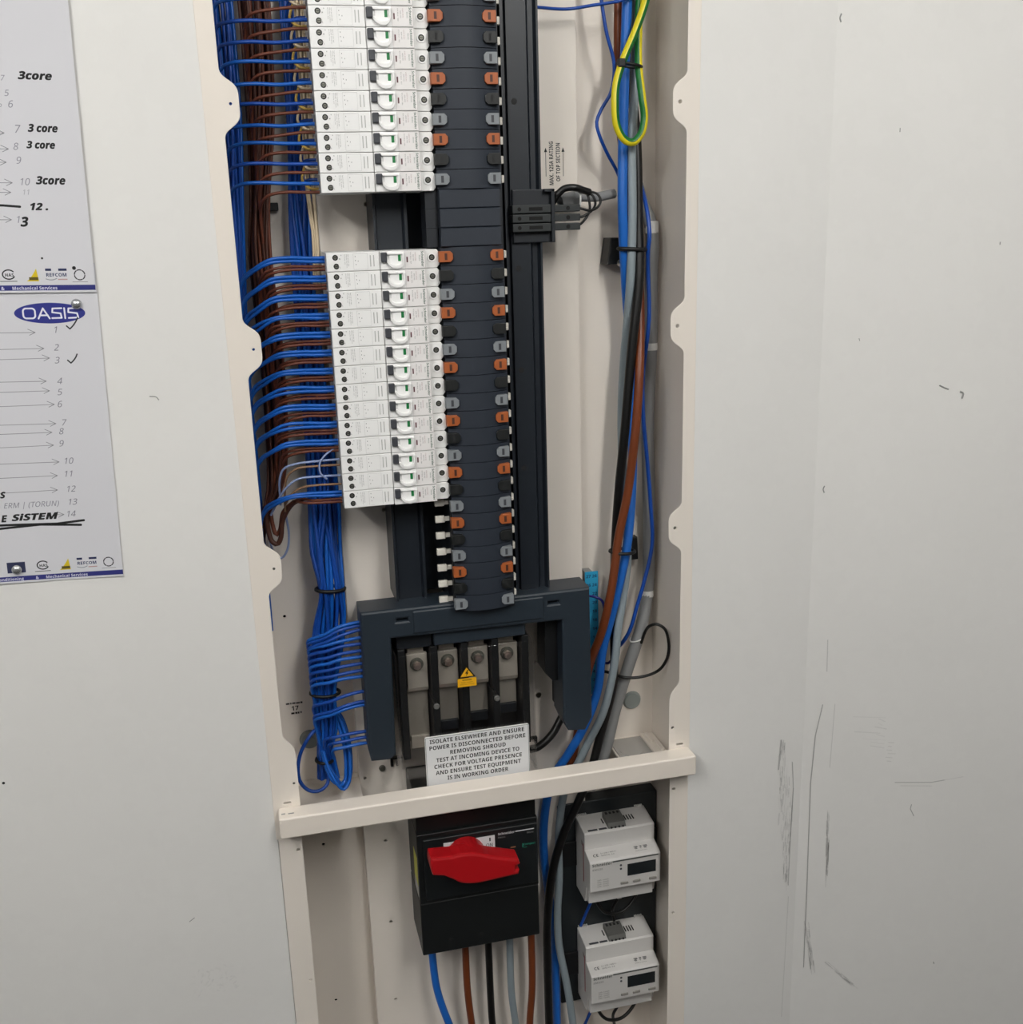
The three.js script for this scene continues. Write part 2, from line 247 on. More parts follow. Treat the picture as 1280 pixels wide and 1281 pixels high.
const nosePrint = canvasTex(320, 272, (g, w, h) => {       // x 74.5..94.5 mm
  g.fillStyle = '#efeceb'; g.fillRect(0, 0, w, h); g.strokeStyle = 'rgba(120,110,110,.5)'; g.lineWidth = 3; g.strokeRect(1, 1, w - 2, h - 2);
  g.fillStyle = '#5a2630'; g.fillRect(26, 92, 22, 84);
  g.save(); g.translate(60, 26); g.rotate(Math.PI / 2);
  g.fillStyle = 'rgba(90,90,90,.8)'; g.font = '24px sans-serif'; g.fillText('B16 30mA  10kA', 0, -34 + 8); g.fillText('6000 A9D', 30, -66);
  g.fillStyle = 'rgba(110,70,70,.6)'; g.fillText('iC60H RCBO', 0, -100); g.restore();
  g.save(); g.translate(246, 12); g.rotate(Math.PI / 2); g.fillStyle = '#1f4a35'; g.font = 'bold 50px sans-serif'; g.fillText('Schneider', 0, -14); g.font = '28px sans-serif'; g.fillStyle = '#3f5a4c'; g.fillText('Electric', 60, 24); g.restore();
});
function makeBreaker() {
  const b = thing('circuit_breaker', '', 'circuit breaker', [0, 0, 0], 'white circuit breakers in two banks');
  const h = 17.6, s = new THREE.Shape(); s.moveTo(0, 0); s.lineTo(107, 0); s.quadraticCurveTo(107.6, -0.4, 108.4, -1.8); s.quadraticCurveTo(109.6, -2.4, 109.6, -4); s.lineTo(109.6, -13.6); s.quadraticCurveTo(109.6, -15.2, 108.4, -15.8); s.quadraticCurveTo(107.6, -17.2, 107, -h); s.lineTo(0, -h);
  part(b, 'body', ext(s, -68, -7, 0.6), M.whiteLow);
  part(b, 'front_panel', rb(0, 50.6, -h, 0, -30, -2.5, 0.7), M.white);
  part(b, 'nose', rb(51, 94.8, -h, 0, -30, 0, 0.7), M.white);
  const term = (x, y, z, r) => { const t = part(b, 'terminal_recess', cylZ(x, y, z - 0.5, z + 0.12, r, 18), M.recess); part(t, 'terminal_screw', [cylZ(x, y, z, z + 0.3, r * 0.62, 14)], M.screwDark); part(t, 'screw_slot', [bx(x - r * 0.5, x + r * 0.5, y - 0.25, y + 0.25, z + 0.2, z + 0.4)], M.recess); };
  term(8.4, -4.6, -2.5, 2.7); term(9, -12.8, -2.5, 2.7);
  part(b, 'terminal_boss', cylZ(102, -7.6, -9, -6, 4.5, 22, 4.2), M.white); term(102, -7.6, -6, 2.9);
  for (const x of [41.8, 45]) part(b, 'vent_slot', bx(x - 0.45, x + 0.45, -14, -3.4, -2.6, -2.4), M.seam);
  part(b, 'test_button', rb(51.4, 57.2, -10.4, -1.2, -2, 3.6, 0.9), M.darkGrey, 'dark grey test button');
  const lever = new THREE.Shape(); lever.moveTo(56.8, -9); lever.bezierCurveTo(57.5, -14.5, 62, -17, 66.5, -17); lever.bezierCurveTo(70.5, -17, 73.6, -14.5, 74, -9.5); lever.lineTo(74, -2.6); lever.lineTo(71.8, -2.6); lever.lineTo(71.8, -9.5); lever.bezierCurveTo(71.5, -12.2, 69, -13.2, 66.2, -13.2); lever.bezierCurveTo(62.8, -13.2, 60.2, -12, 59.4, -9);
  const t = part(b, 'toggle', [ext(lever, -0.4, 3.4, 0.7), rb(57.5, 74, -3.6, -2, -0.4, 2.6, 0.5), rb(59.2, 72, -13.4, -3.4, -1, 1.0, 0.4)], M.white);
  part(t, 'status_window', rb(68, 70.8, -9.8, -3.8, 0.4, 1.3, 0.3), M.green, 'green status window');
  part(b, 'side_print', planeZ(11, 40, -17, -0.5, -2.38), printed(leftPrint, 0.5, true));
  part(b, 'rating_label', planeZ(74.6, 94.4, -17.2, -0.4, 0.12), printed(nosePrint, 0.5));
  return b;
}
const breaker0 = makeBreaker();
let usedProto = false;
function placeBreaker(k, label) {
  const b = usedProto ? breaker0.clone() : breaker0; if (usedProto) { b.name = numbered('circuit_breaker'); b.userData = { ...breaker0.userData }; scene.add(b); } usedProto = true;
  b.position.copy(W(0, -18 * k - 0.2, 0)); b.userData.label = label;
}
placeBreaker(-1, 'white circuit breaker cut off by the top edge of the picture');
for (let i = 0; i < 9; i++) placeBreaker(i, i === 8 ? 'lowest white circuit breaker of the upper bank, above the gap' : `${ORD[i]} whole white circuit breaker from the top of the upper bank`);
for (let i = 0; i < 14; i++) placeBreaker(12 + i, i === 13 ? 'lowest white circuit breaker of the lower bank' : `${ORD[i]} white circuit breaker from the top of the lower bank`);

// ---------------------------------------------------------------- neutral terminal shroud
const shroud = thing('terminal_shroud', 'dark grey plastic arch shaped terminal shroud below the breakers', 'shroud', [136, -760, -88]);
{
  const s = new THREE.Shape(); [[9, -586], [263, -586], [264.5, -744], [256, -759], [236, -757], [230, -742], [230.5, -621], [40, -619], [37.5, -756], [31, -761], [10, -760], [7.5, -745]].forEach((p, i) => (i ? s.lineTo(...p) : s.moveTo(...p)));
  for (const [x, y, r] of [[22, -677, 2.4], [251, -675, 2.4]]) { const p = new THREE.Path(); p.absarc(x, y, r, 0, 6.2832, true); s.holes.push(p); }
  for (const [x, y] of [[53, -599], [221, -599]]) s.holes.push(new THREE.Path([[x - 6, y - 1.4], [x + 6, y - 1.4], [x + 6, y + 1.4], [x - 6, y + 1.4]].map((p) => new THREE.Vector2(...p))));
  part(shroud, 'body', ext(s, -56, -15, 2.5), M.shroud);
  part(shroud, 'raised_panel', rb(64, 210, -616, -590, -20, -13.4, 2), M.shroud);
  part(shroud, 'inner_lip', rb(87, 190, -636, -615, -50, -22, 1.5), M.shroud);
  part(shroud, 'inner_block', ext([[216, -627], [238, -627], [238, -702], [224, -702], [215, -691]], -70, -36, 1), M.black);
  part(shroud, 'leg_bracket', bx(12, 34, -755, -600, -89.5, -50), M.black);
  part(shroud, 'leg_bracket', bx(238, 260, -752, -600, -89.5, -50), M.black);
}
single('plate_screw', 'steel screw on the cream plate under the left shroud leg', 'screw', [cylZ(28, -810, -90, -87, 4, 16, 3.2), bx(25.4, 30.6, -810.5, -809.5, -87, -86.6)], M.screwDark, [28, -810, -90]);

// ---------------------------------------------------------------- incoming busbars under the clear cover
const inc = thing('incomer_terminal_block', 'four tinned busbars with bolts in a black terminal block under clear cover', 'terminal block', [118, -800, -88]);
part(inc, 'base', [bx(44, 194, -765, -622, -89, -64)], M.black);
for (const x of [51, 87, 121, 155.5, 190]) part(inc, 'barrier', rb(x - 4, x + 4, -770, -638, -70, -26, 1), M.black);
const BARS = [[58, 81, -760], [93, 115.5, -742], [127, 150, -736], [160.5, 184, -731]];
for (const [i, [a, b, yb]] of BARS.entries()) {
  part(inc, 'feed_tongue', rb(a + 2, b - 3, -655, -638, -52, -45, 0.6), M.tin);
  part(inc, 'busbar', [rb(a, b, -691, -650, -46, -40, 0.6)], M.tin);
  part(inc, 'busbar_step', extX([[-690, -40], [-690, -46], [-700, -57], [-700, -51], [-695, -42]], a, b), M.tin);
  part(inc, 'lower_busbar', rb(a, b, yb, -697, -57, -50, 0.6), M.tinLow);
  if (!i) part(inc, 'terminal_cap', rb(47, 86, -640, -624, -62, -32, 1), M.slatDark);
  part(inc, 'end_clip', rb(a + 1, b - 1, yb - 8, yb + (i ? 4 : 8), -50, -46, 1), i ? M.slatDark : M.tin);
  const x = (a + b) / 2 - 0.5; const w = part(inc, 'washer', [cylZ(x, -662, -40, -38.6, 7.6, 24), cylZ(x, -662, -38.6, -36.5, 6.2, 20)], M.screwDark);
  part(w, 'bolt_head', [cylZ(x, -662, -36.5, -32, 4.8, 6, 4.5), cylZ(x, -662, -32, -31.4, 2.4, 14)], M.copperish);
}
const cover = part(inc, 'cover_pane', rb(42, 196, -797, -638, -10, -8.6, 0.5), M.clear, 'clear plastic front');
part(inc, 'cover_pane', rb(194.5, 196, -797, -638, -88, -10, 0.5), M.clear);
part(inc, 'cover_pane', rb(42, 43.5, -797, -638, -88, -10, 0.5), M.clear);
part(inc, 'cover_foot', [rb(196, 203, -797, -640, -89.5, -87, 0.5)], M.gland);
for (const x of [84, 152]) { const p = part(inc, 'cover_post', cylZ(x, -701, -64, -8.6, 2.2, 12), M.black); part(p, 'cover_screw', [cylZ(x, -701, -8.6, -6.4, 3.4, 16, 2.6), bx(x - 1.6, x + 1.6, -701.3, -700.7, -6.4, -6.1)], M.steel); }
part(inc, 'latch_bracket', [bx(41, 52, -799, -796.5, -90, -86), bx(38, 41, -808, -796.5, -90, -86), bx(204, 214, -799, -796.5, -90, -86), bx(214, 217, -806, -796.5, -90, -86)], M.black);

const warnTex = canvasTex(1024, 512, (g, w, h) => {
  g.fillStyle = '#e4e5e6'; g.fillRect(0, 0, w, h); g.strokeStyle = '#9a9c9e'; g.lineWidth = 6; g.strokeRect(3, 3, w - 6, h - 6); g.fillStyle = '#17181a'; g.textAlign = 'center'; g.textBaseline = 'middle';
  const L = [['ISOLATE ELSEWHERE AND ENSURE', 940], ['POWER IS DISCONNECTED BEFORE', 960], ['REMOVING SHROUD', 560], ['TEST AT INCOMING DEVICE TO', 830], ['CHECK FOR VOLTAGE PRESENCE', 880], ['AND ENSURE TEST EQUIPMENT', 850], ['IS IN WORKING ORDER', 610]];
  L.forEach(([t, wd], i) => { g.font = 'bold 58px sans-serif'; const m = g.measureText(t).width; g.save(); g.translate(w / 2 + (i === 6 ? -10 : 0), 46 + i * 66); g.scale(wd / m, 1); g.fillText(t, 0, 0); g.restore(); });
});
const wl = thing('warning_label', 'white label with black isolation warning text on the clear cover', 'label', [127, -796, -8]);
part(wl, 'plate', ext(rrect(68.5, 187, -797, -736, 2.5), -8.4, -6.6, 0.3), M.whiteLow);
part(wl, 'print', planeZ(69, 186.5, -796.5, -736.5, -6.5), printed(warnTex, 0.45));
const triTex = canvasTex(256, 256, (g) => {
  g.fillStyle = '#f2b41c'; g.fillRect(20, 150, 216, 98); g.beginPath(); g.moveTo(128, 4); g.lineTo(226, 142); g.lineTo(36, 142); g.fillStyle = '#15130f'; g.fill();
  g.beginPath(); g.moveTo(128, 26); g.lineTo(204, 132); g.lineTo(54, 132); g.fillStyle = '#f2b41c'; g.fill();
  g.fillStyle = '#15130f'; g.beginPath(); g.moveTo(138, 56); g.lineTo(110, 96); g.lineTo(128, 96); g.lineTo(118, 128); g.lineTo(150, 86); g.lineTo(132, 86); g.lineTo(150, 58); g.fill();
  g.font = 'bold 22px sans-serif'; g.textAlign = 'center'; g.fillText('WARNING', 128, 178); g.font = '17px sans-serif'; g.fillStyle = '#6b4e12'; g.fillText('Danger of electric', 128, 204); g.fillText('shock from terminals', 128, 226);
});
single('electrical_hazard_sticker', 'yellow triangle electric shock sticker on the clear cover', 'sticker', planeZ(106.5, 131.5, -683, -657, -8.3), printed(triTex, 0.45, true), [119, -683, -8.3]);

// ---------------------------------------------------------------- switch disconnector
const sw = thing('switch_disconnector', 'black main switch with red rotary handle under the cross bar', 'switch', [125, -1020, -89]);
part(sw, 'upper_terminal_shield', rb(55, 195.5, -862, -812, -88, -20, 2), M.switchBody);
part(sw, 'body', rb(54, 196, -950.5, -860, -88, -15, 1.6), M.switchBody);
part(sw, 'lower_terminal_shield', rb(54, 196, -1021, -951.5, -88, -17, 1.6), M.switchBody);
part(sw, 'fascia', rb(61, 195, -945, -866, -18, -12, 1.5), M.switchFace);
for (const x of [88, 124, 160]) part(sw, 'shield_hole', cylZ(x, -1006, -17.2, -16.8, 2.6, 14), M.recess);
for (const x of [88, 124, 160]) part(sw, 'shield_hole', cylZ(x, -846, -20.2, -19.8, 2.6, 14), M.recess);
const onTex = canvasTex(256, 110, (g, w, h) => { g.fillStyle = '#dfe0e2'; g.fillRect(0, 0, w, h); g.fillStyle = '#141414'; g.fillRect(226, 8, 8, 20); g.font = '28px sans-serif'; g.fillText('ON', 206, 60); });
part(sw, 'position_plate', ext([[84, -873], [144, -873], [144, -899], [90, -899], [90, -884], [84, -880]], -12.2, -11.4), std(0xdfe0e2, 0.5));
part(sw, 'position_print', planeZ(91, 143.5, -898, -873.5, -11.3), printed(onTex, 0.5), 'white plate marked ON behind the handle');
const swTex = canvasTex(512, 384, (g) => { g.fillStyle = 'rgba(220,222,224,.9)'; g.font = 'bold 46px sans-serif'; g.fillText('Schneider', 10, 60); g.font = '30px sans-serif'; g.fillStyle = 'rgba(190,190,190,.6)'; g.fillText('Electric', 10, 104); g.fillStyle = 'rgba(235,236,238,.95)'; g.fillRect(240, 34, 250, 14); g.fillStyle = 'rgba(190,190,190,.7)'; g.font = '28px sans-serif'; g.fillText('INS250', 390, 96); g.fillStyle = '#3aa78b'; g.fillRect(330, 230, 8, 60); g.font = '40px sans-serif'; g.fillText('Compact', 342, 262); g.font = '24px sans-serif'; g.fillText('NSX', 346, 298); g.fillStyle = 'rgba(170,120,90,.7)'; g.fillRect(170, 250, 70, 22); g.fillStyle = 'rgba(130,90,90,.6)'; g.fillRect(40, 268, 80, 18); });
part(sw, 'brand_print', planeZ(147, 193, -904, -869, -11.9), printed(swTex, 0.45, true));
part(sw, 'dial', cylZ(109, -892, -12, 8, 23, 36, 22), M.red);
{
  const s = new THREE.Shape(); s.moveTo(64, -868); s.lineTo(88, -870); s.quadraticCurveTo(108, -866, 130, -877); s.lineTo(164, -888); s.lineTo(165.5, -894); s.lineTo(160, -896); s.lineTo(160, -901); s.lineTo(164.5, -902); s.lineTo(163.5, -907); s.lineTo(122, -909.5); s.quadraticCurveTo(98, -910, 90, -901); s.lineTo(78, -893); s.lineTo(65.5, -890); s.quadraticCurveTo(61.5, -879, 64, -868);
  part(sw, 'handle', ext(s, -2, 22, 3), M.red, 'red rotary handle');
}
part(sw, 'side_sticker', [bx(53.8, 54.2, -930, -893, -48, -22)], std(0xc9c73a, 0.5), 'yellow sticker on the left side');
part(sw, 'side_sticker', [bx(53.8, 54.2, -945, -931, -48, -22)], std(0xb9b9b4, 0.5));

// ---------------------------------------------------------------- energy meters on their black carrier
const carrier = thing('meter_mounting_plate', 'black mounting tray behind the two energy meters', 'mounting plate', [307, -1190, -110]);
part(carrier, 'tray', rb(241, 373, -1189, -896, -109.5, -88, 2), M.plate);
part(carrier, 'din_rail', [rb(245, 372, -982, -948, -88, -84, 0.6)], M.black);
part(carrier, 'din_rail', [rb(245, 372, -1144, -1110, -88, -84, 0.6)], M.black);
const ledgeTex = canvasTex(768, 192, (g) => { g.fillStyle = '#45464a'; g.font = 'bold 54px sans-serif'; g.fillText('CE', 40, 130); g.font = '26px sans-serif'; g.fillText('3 x 230 / 400 V~', 130, 100); g.fillText('50/60 Hz  6 A', 130, 134); g.font = '20px sans-serif'; g.fillText('Cl. 1  IEC 62053-21', 100, 172); for (const [x, w] of [[520, 44], [584, 26], [626, 48]]) for (let i = 0; i < 4; i++) g.fillRect(x + (i % 2) * 8, 70 + i * 12, w - i * 6, 8); g.fillText('Made in France', 520, 150); });
const faceTex = canvasTex(768, 352, (g) => { g.fillStyle = '#3c4440'; g.font = 'bold 46px sans-serif'; g.fillText('Schneider', 14, 44); g.fillStyle = '#4a4d4c'; g.fillRect(176 + 64, 10, 512, 16); g.fillStyle = '#777'; g.font = '30px sans-serif'; g.fillText('iEM3255', 16, 92); g.font = '24px sans-serif'; g.fillStyle = 'rgba(110,110,108,.55)'; for (let i = 0; i < 4; i++) g.fillText('kWh  kVARh', 70, 226 + i * 26); });
const stripeTex = canvasTex(64, 256, (g) => { g.fillStyle = '#a8303c'; g.fillRect(40, 20, 16, 236); g.fillStyle = '#5a3030'; g.font = 'bold 40px sans-serif'; g.fillText('N', 4, 44); });
function makeMeter() {
  const t = thing('energy_meter', '', 'energy meter', [310, -966, -88], 'grey energy meters');
  const X0 = 264, X1 = 355;
  part(t, 'case', extX([[-914, -87.5], [-917, -52], [-919, -50], [-939, -50], [-944, -31], [-946, -29], [-985, -29], [-986.5, -31], [-987, -44], [-1011, -50], [-1013, -53], [-1014, -87.5]], X0, X1, 1), M.meter);
  part(t, 'case_notch', rb(X0 + 2, X1 - 5, -1010, -986, -56, -42, 1), M.meter);
  part(t, 'display', rb(312, 349, -970.5, -954, -30, -28.6, 0.4), M.lcd, 'dark display window');
  for (const x of [308, 324, 345]) part(t, 'button', rb(x - 5, x + 5, -981, -977.5, -30, -27.8, 0.9), M.button);
  for (const y of [-954, -959]) part(t, 'indicator', cylZ(303.5, y, -29.2, -28.8, 1.5, 10), M.darkGrey);
  part(t, 'face_print', planeZ(X0 + 1, X1 - 1, -985, -945.5, -28.85), printed(faceTex, 0.5, true));
  part(t, 'ledge_print', new THREE.PlaneGeometry(86, 19.5).rotateX(-1.28).translate((X0 + X1) / 2, -941.35, -40.4), printed(ledgeTex, 0.5, true));
  const c = part(t, 'connector', extX([[-908, -78], [-911, -56], [-922, -50], [-922, -78]], 296, 319, 0.6), M.meterTerm, 'grey plug-in terminal connector');
  for (let i = 0; i < 4; i++) part(c, 'connector_hole', [bx(298.5 + i * 5, 301 + i * 5, -908.4, -907.6, -76, -72).translate(0, -0.2, 0), cylZ(300 + i * 5, -916, -53.4, -52.2, 1.3, 10)], M.recess);
  part(t, 'vent_slot', [0, 1, 2, 3].map((i) => bx(322 + i * 3.4, 323.2 + i * 3.4, -915.6, -914.6, -74, -64)), M.recess);
  part(t, 'vent_slot', [bx(292.6, 293.8, -915.6, -914.6, -74, -64)], M.recess);
  part(t, 'rating_line', [bx(270, 282, -917, -916, -56, -53.5), bx(284, 294, -917, -916, -56, -53.5)], M.darkGrey);
  part(t, 'top_comb', [0, 1, 2, 3, 4, 5].map((i) => bx(265.5 + i * 2.2, 266.7 + i * 2.2, -914, -911.5, -88, -85)).concat([0, 1, 2, 3, 4].map((i) => bx(342 + i * 2.2, 343.2 + i * 2.2, -914, -911.5, -88, -85))), M.meter);
  part(t, 'side_stripe', new THREE.PlaneGeometry(12, 58).rotateY(-Math.PI / 2).translate(X0 - 0.15, -957, -58), printed(stripeTex, 0.5, true), 'red stripe on the left side');
  part(t, 'release_clip', rb(306, 312, -1017, -1011, -60, -50, 0.8), M.meter);
  return t;
}
const meter = makeMeter(); meter.userData.label = 'upper grey energy meter on the black tray';
{ const m2 = meter.clone(); m2.name = numbered('energy_meter'); m2.userData = { ...meter.userData, label: 'lower grey energy meter on the black tray' }; m2.position.y -= 0.162; scene.add(m2); }

// ---------------------------------------------------------------- control terminal block with its leads
const tb = thing('control_terminal_block', 'black three way plug terminal block beside the right rail', 'terminal block', [225, -190, -88]);
part(tb, 'carrier', [ext([[190, -162], [232, -162], [232, -214], [190, -214]], -60, -27, 1), rb(221.5, 232, -165, -162, -60, -20, 0.6), rb(228.5, 232, -214, -162, -60, -20, 0.6)], M.slatDark);
for (let i = 0; i < 3; i++) {
  const y1 = -177 - i * 9, y0 = y1 - 8.2, m = part(tb, 'terminal_module', [rb(188, 228, y0, y1, -44, -20, 0.8), rb(228.3, 259, y0 + 0.6, y1 - 0.6, -44, -21, 0.8)], M.module);
  part(m, 'module_slot', [bx(205, 219, y0 + 2.4, y1 - 2.4, -20.1, -19.8), cylZ(195, (y0 + y1) / 2, -20.1, -19.8, 2, 10), cylZ(246, (y0 + y1) / 2, -21.1, -20.8, 2.2, 10)], M.hole);
}
const wire = (name, label, pts, r, mat, group, per) => single(name, label, 'wire', tube(pts, r, per || 6), mat, pts[0], group);
const cable = (name, label, pts, r, mat, group) => single(name, label, 'cable', tube(pts, r, 8, 14), mat, pts[0], group);
wire('black_sleeved_cable', 'thick black sleeved cable arching over the control terminal block', [[227, -181, -45], [236, -176, -45], [241, -168, -42], [248, -162, -40], [258, -161, -38], [269, -164, -40], [276, -166, -42]], 3.6, M.blackWire);
wire('black_wire', 'outermost black lead looping into the top of the control terminal block', [[257, -181, -32], [263, -182, -30], [272, -184, -30], [281, -181, -32], [285, -175, -34], [283, -168, -38], [276, -165, -42]], 1.3, M.blackWire);
wire('black_wire', 'middle black lead looping into the control terminal block', [[257, -190, -32], [263, -190, -30], [268, -188, -30], [276, -183, -32], [280, -177, -36], [279, -170, -40], [275, -166, -42]], 1.3, M.blackWire);
wire('black_wire', 'lowest black lead into the control terminal block', [[257, -199, -32], [262, -197, -30], [268, -191, -30], [273, -184, -34], [275, -177, -40], [274, -168, -44], [271, -165, -44]], 1.3, M.blackWire);
wire('black_wire', 'short black lead arching into the back of the terminal carrier', [[230, -172, -46], [236, -168, -46], [241, -165, -44], [247, -163, -42]], 1.6, M.blackWire);
single('cable_gland', 'grey gland on the control cable behind the terminal block', 'gland', [tube([[250, -175, -62], [262, -172, -64], [270, -171, -66]], 8, 4, 14)], std(0x77797a, 0.5), [260, -172, -64]);
single('cable_tie', 'white cable tie around the looped black leads', 'cable tie', ringY(0, 0, 0, 11, 10, 1).rotateZ(Math.PI / 2).translate(266, -172, -52), M.clip, [266, -172, -52]);
cable('grey_control_cable', 'short grey control cable running from the terminal block behind the thick blue cable', [[259, -172, -66], [271, -170, -68], [296, -170, -78], [310, -168, -82], [317, -167, -84]], 5, M.sheath);

// ---------------------------------------------------------------- cables on the right
cable('blue_cable', 'long thick blue cable running down the right side of the board', [[325, 120, -62], [324, 20, -62], [322, -47, -64], [320, -118, -64], [319, -193, -62], [325, -257, -70], [335, -319, -86], [340, -392, -92], [336, -474, -78], [324, -555, -62], [309, -617, -58], [293, -684, -62], [287, -739, -66], [267, -783, -62], [250, -816, -68], [232, -853, -78], [222, -903, -80], [221, -960, -83], [228, -1032, -83], [232, -1071, -82], [232, -1110, -80], [231, -1207, -75], [231, -1300, -75]], 5.3, M.blueThick);
cable('grey_cable', 'thick light grey cable between the blue and black cables on the right', [[337, 120, -72], [337, -46, -74], [330, -118, -64], [329, -193, -60], [327, -257, -60], [328, -301, -72], [328, -348, -84], [330, -420, -98], [332, -506, -96], [331, -571, -80], [323, -608, -68], [311, -657, -58], [305, -699, -54], [291, -758, -54], [274, -799, -60], [264, -825, -66], [249, -864, -76], [240, -920, -78], [237, -990, -72], [234, -1040, -72], [234, -1082, -68], [242, -1138, -64], [249, -1201, -62], [256, -1290, -62]], 4.8, M.greyThick);
cable('black_cable', 'thick black cable on the right running down to the lower compartment', [[341, 120, -90], [338, -45, -88], [339, -117, -74], [338, -193, -66], [336, -257, -58], [327, -333, -56], [320, -418, -58], [315, -494, -66], [316, -569, -82], [318, -641, -92], [313, -710, -78], [308, -737, -70], [288, -802, -64], [278, -836, -62], [260, -877, -60], [241, -919, -62], [226, -973, -64], [218, -1047, -64], [217, -1106, -64], [218, -1300, -64]], 5.2, M.blackWire);
cable('brown_cable', 'thick brown cable crossing in front of the cables on the right', [[320, 120, -76], [320, 22, -76], [321, -40, -80], [330, -116, -94], [342, -193, -96], [346, -259, -85], [342, -302, -70], [334, -358, -51], [328, -418, -46], [320, -492, -50], [310, -542, -52], [300, -603, -49], [289, -655, -52], [278, -699, -64], [272, -761, -80], [262, -823, -83], [253, -856, -84]], 5, M.brownThick);
cable('grey_sheathed_cable', 'wide grey sheathed cable along the right wall of the board', [[349, -158, -101], [354, -178, -96], [359, -195, -88], [362, -216, -86], [361, -259, -86], [361, -321, -86], [359, -375, -86], [359, -422, -90], [362, -489, -94], [363, -558, -94], [359, -626, -88], [349, -671, -84], [333, -719, -84], [315, -773, -82], [301, -826, -80], [283, -875, -85]], 7.4, M.sheath);
wire('blue_wire', 'thin blue wire weaving down beside the wide grey sheathed cable', [[342, -140, -90], [347, -165, -78], [347, -189, -62], [347, -212, -56], [347, -228, -60], [350, -245, -68], [351, -302, -67], [347, -364, -74], [346, -409, -70], [351, -461, -70], [356, -512, -72], [359, -564, -74], [348, -606, -70], [340, -633, -70], [331, -666, -72], [325, -684, -80], [322, -696, -92]], 2.4, M.blueWire2);
wire('blue_wire', 'thin blue wire kinking out left of the earth loop', [[292, 120, -60], [293, 41, -60], [296, 19, -60], [301, -10, -60], [310, -42, -62], [307, -67, -64], [297, -84, -66], [292, -96, -66], [295, -109, -66], [305, -127, -70], [318, -144, -78], [330, -165, -86]], 1.9, M.blueWire2);
wire('blue_wire', 'thin blue wire crossing level at the top right of the board', [[212, 10, -45], [231, 11, -58], [261, 11, -64], [286, 14, -60], [316, 18, -52], [335, 26, -52]], 1.6, M.blueWire2);
{
  const pts = [[352, 110, -52], [345, 47, -50], [339, 18, -48], [327, -11, -45], [313, -40, -44], [305, -62, -42], [303, -81, -40], [305, -102, -40], [313, -115, -40], [322, -118, -40], [331, -110, -40], [335, -95, -41], [333, -75, -42], [332, -43, -50], [335, -1, -58], [339, 110, -58]];
  const stripe = canvasTex(16, 64, (g) => { g.fillStyle = '#0f6b2c'; g.fillRect(0, 0, 16, 64); g.fillStyle = '#e0d01c'; g.fillRect(0, 0, 16, 30); });
  single('earth_cable', 'green and yellow earth cable tied in a loop at the top right', 'cable', tube(pts, 4, 10, 18), printed(stripe, 0.4), pts[0]);
}
single('cable_tie', 'black cable tie around the green and yellow earth loop', 'cable tie', [ringY(322, -43, -50, 13, 9, 1.6, -2), rb(307, 314, -46, -38, -46, -38, 1)], M.tie, [322, -43, -50]);
{
  const b = thing('cable_tie_mount', 'black square tie mount with screw left of the thick blue cable', 'tie mount', [318, -227, -110]);
  part(b, 'base', ext([[309, -241], [329, -241], [329, -213], [313, -213]], -109.5, -84, 1), M.tie); part(b, 'screw', cylZ(324, -240, -84, -80, 4, 16, 2.4), M.steel);
  const c = thing('cable_tie_mount', 'black tie mount behind the brown and blue cables lower right', 'tie mount', [345, -572, -110]);
  part(c, 'base', [ext([[338, -588], [351, -588], [350, -560], [340, -560]], -109.5, -98, 1), bx(336, 342, -576, -573, -104, -98)], M.tie);
}
single('cable_tie', 'black cable tie binding the blue, grey and black cables below the terminal block', 'cable tie', [ringY(330, -225, -63, 15.5, 9.5, 2.2, -1)], M.tie, [330, -225, -62]);
single('cable_tie', 'black cable tie binding the brown and blue cables above the shroud', 'cable tie', [ringY(316, -562, -57, 14.5, 11, 2, -1)], M.tie, [316, -562, -62]);
const sleeve = (y, x, z, h, label) => single('cable_marker', label, 'cable marker', tube([[x, y + h / 2, z], [x, y - h / 2, z]], 7.8, 3, 16), M.clip, [x, y, z]);
sleeve(-203, 361, -86.5, 13, 'white marker on the wide grey cable near the terminal block'); sleeve(-333, 360.8, -86, 8, 'white marker halfway down the wide grey cable'); sleeve(-628, 358.6, -88, 8, 'white marker low on the wide grey cable beside the blue label strip');
single('cable_tie', 'thin white tie on the wide grey cable where it bends', 'cable tie', ringY(344, -683, -84, 8.4, 8.4, 0.9, 3), M.clip, [344, -683, -84]);
wire('black_wire', 'thin black wire looping out to the right wall above the cross bar', [[347, -687, -77], [350, -668, -69], [352, -659, -60], [358, -656, -55], [366, -661, -50], [371, -677, -50], [372, -693, -52], [370, -706, -56], [364, -717, -60], [353, -725, -66], [336, -728, -70], [323, -727, -73], [309, -725, -88], [295, -722, -92], [284, -720, -94]], 1.8, M.blackWire);
wire('violet_wire', 'dark violet wire hooked out of the blue label strip', [[276, -617, -74], [287, -618, -66], [294, -623, -66], [298, -635, -70], [303, -666, -80], [305, -695, -88], [300, -708, -86], [308, -712, -86], [316, -705, -88]], 1.6, M.purple);
cable('black_cable', 'short black cable curving from the right shroud leg to the clear cover', [[190, -798, -58], [199, -794, -54], [207, -792, -52], [216, -787, -52], [228, -777, -54], [238, -764, -58], [250, -748, -64]], 4.6, M.blackWire);
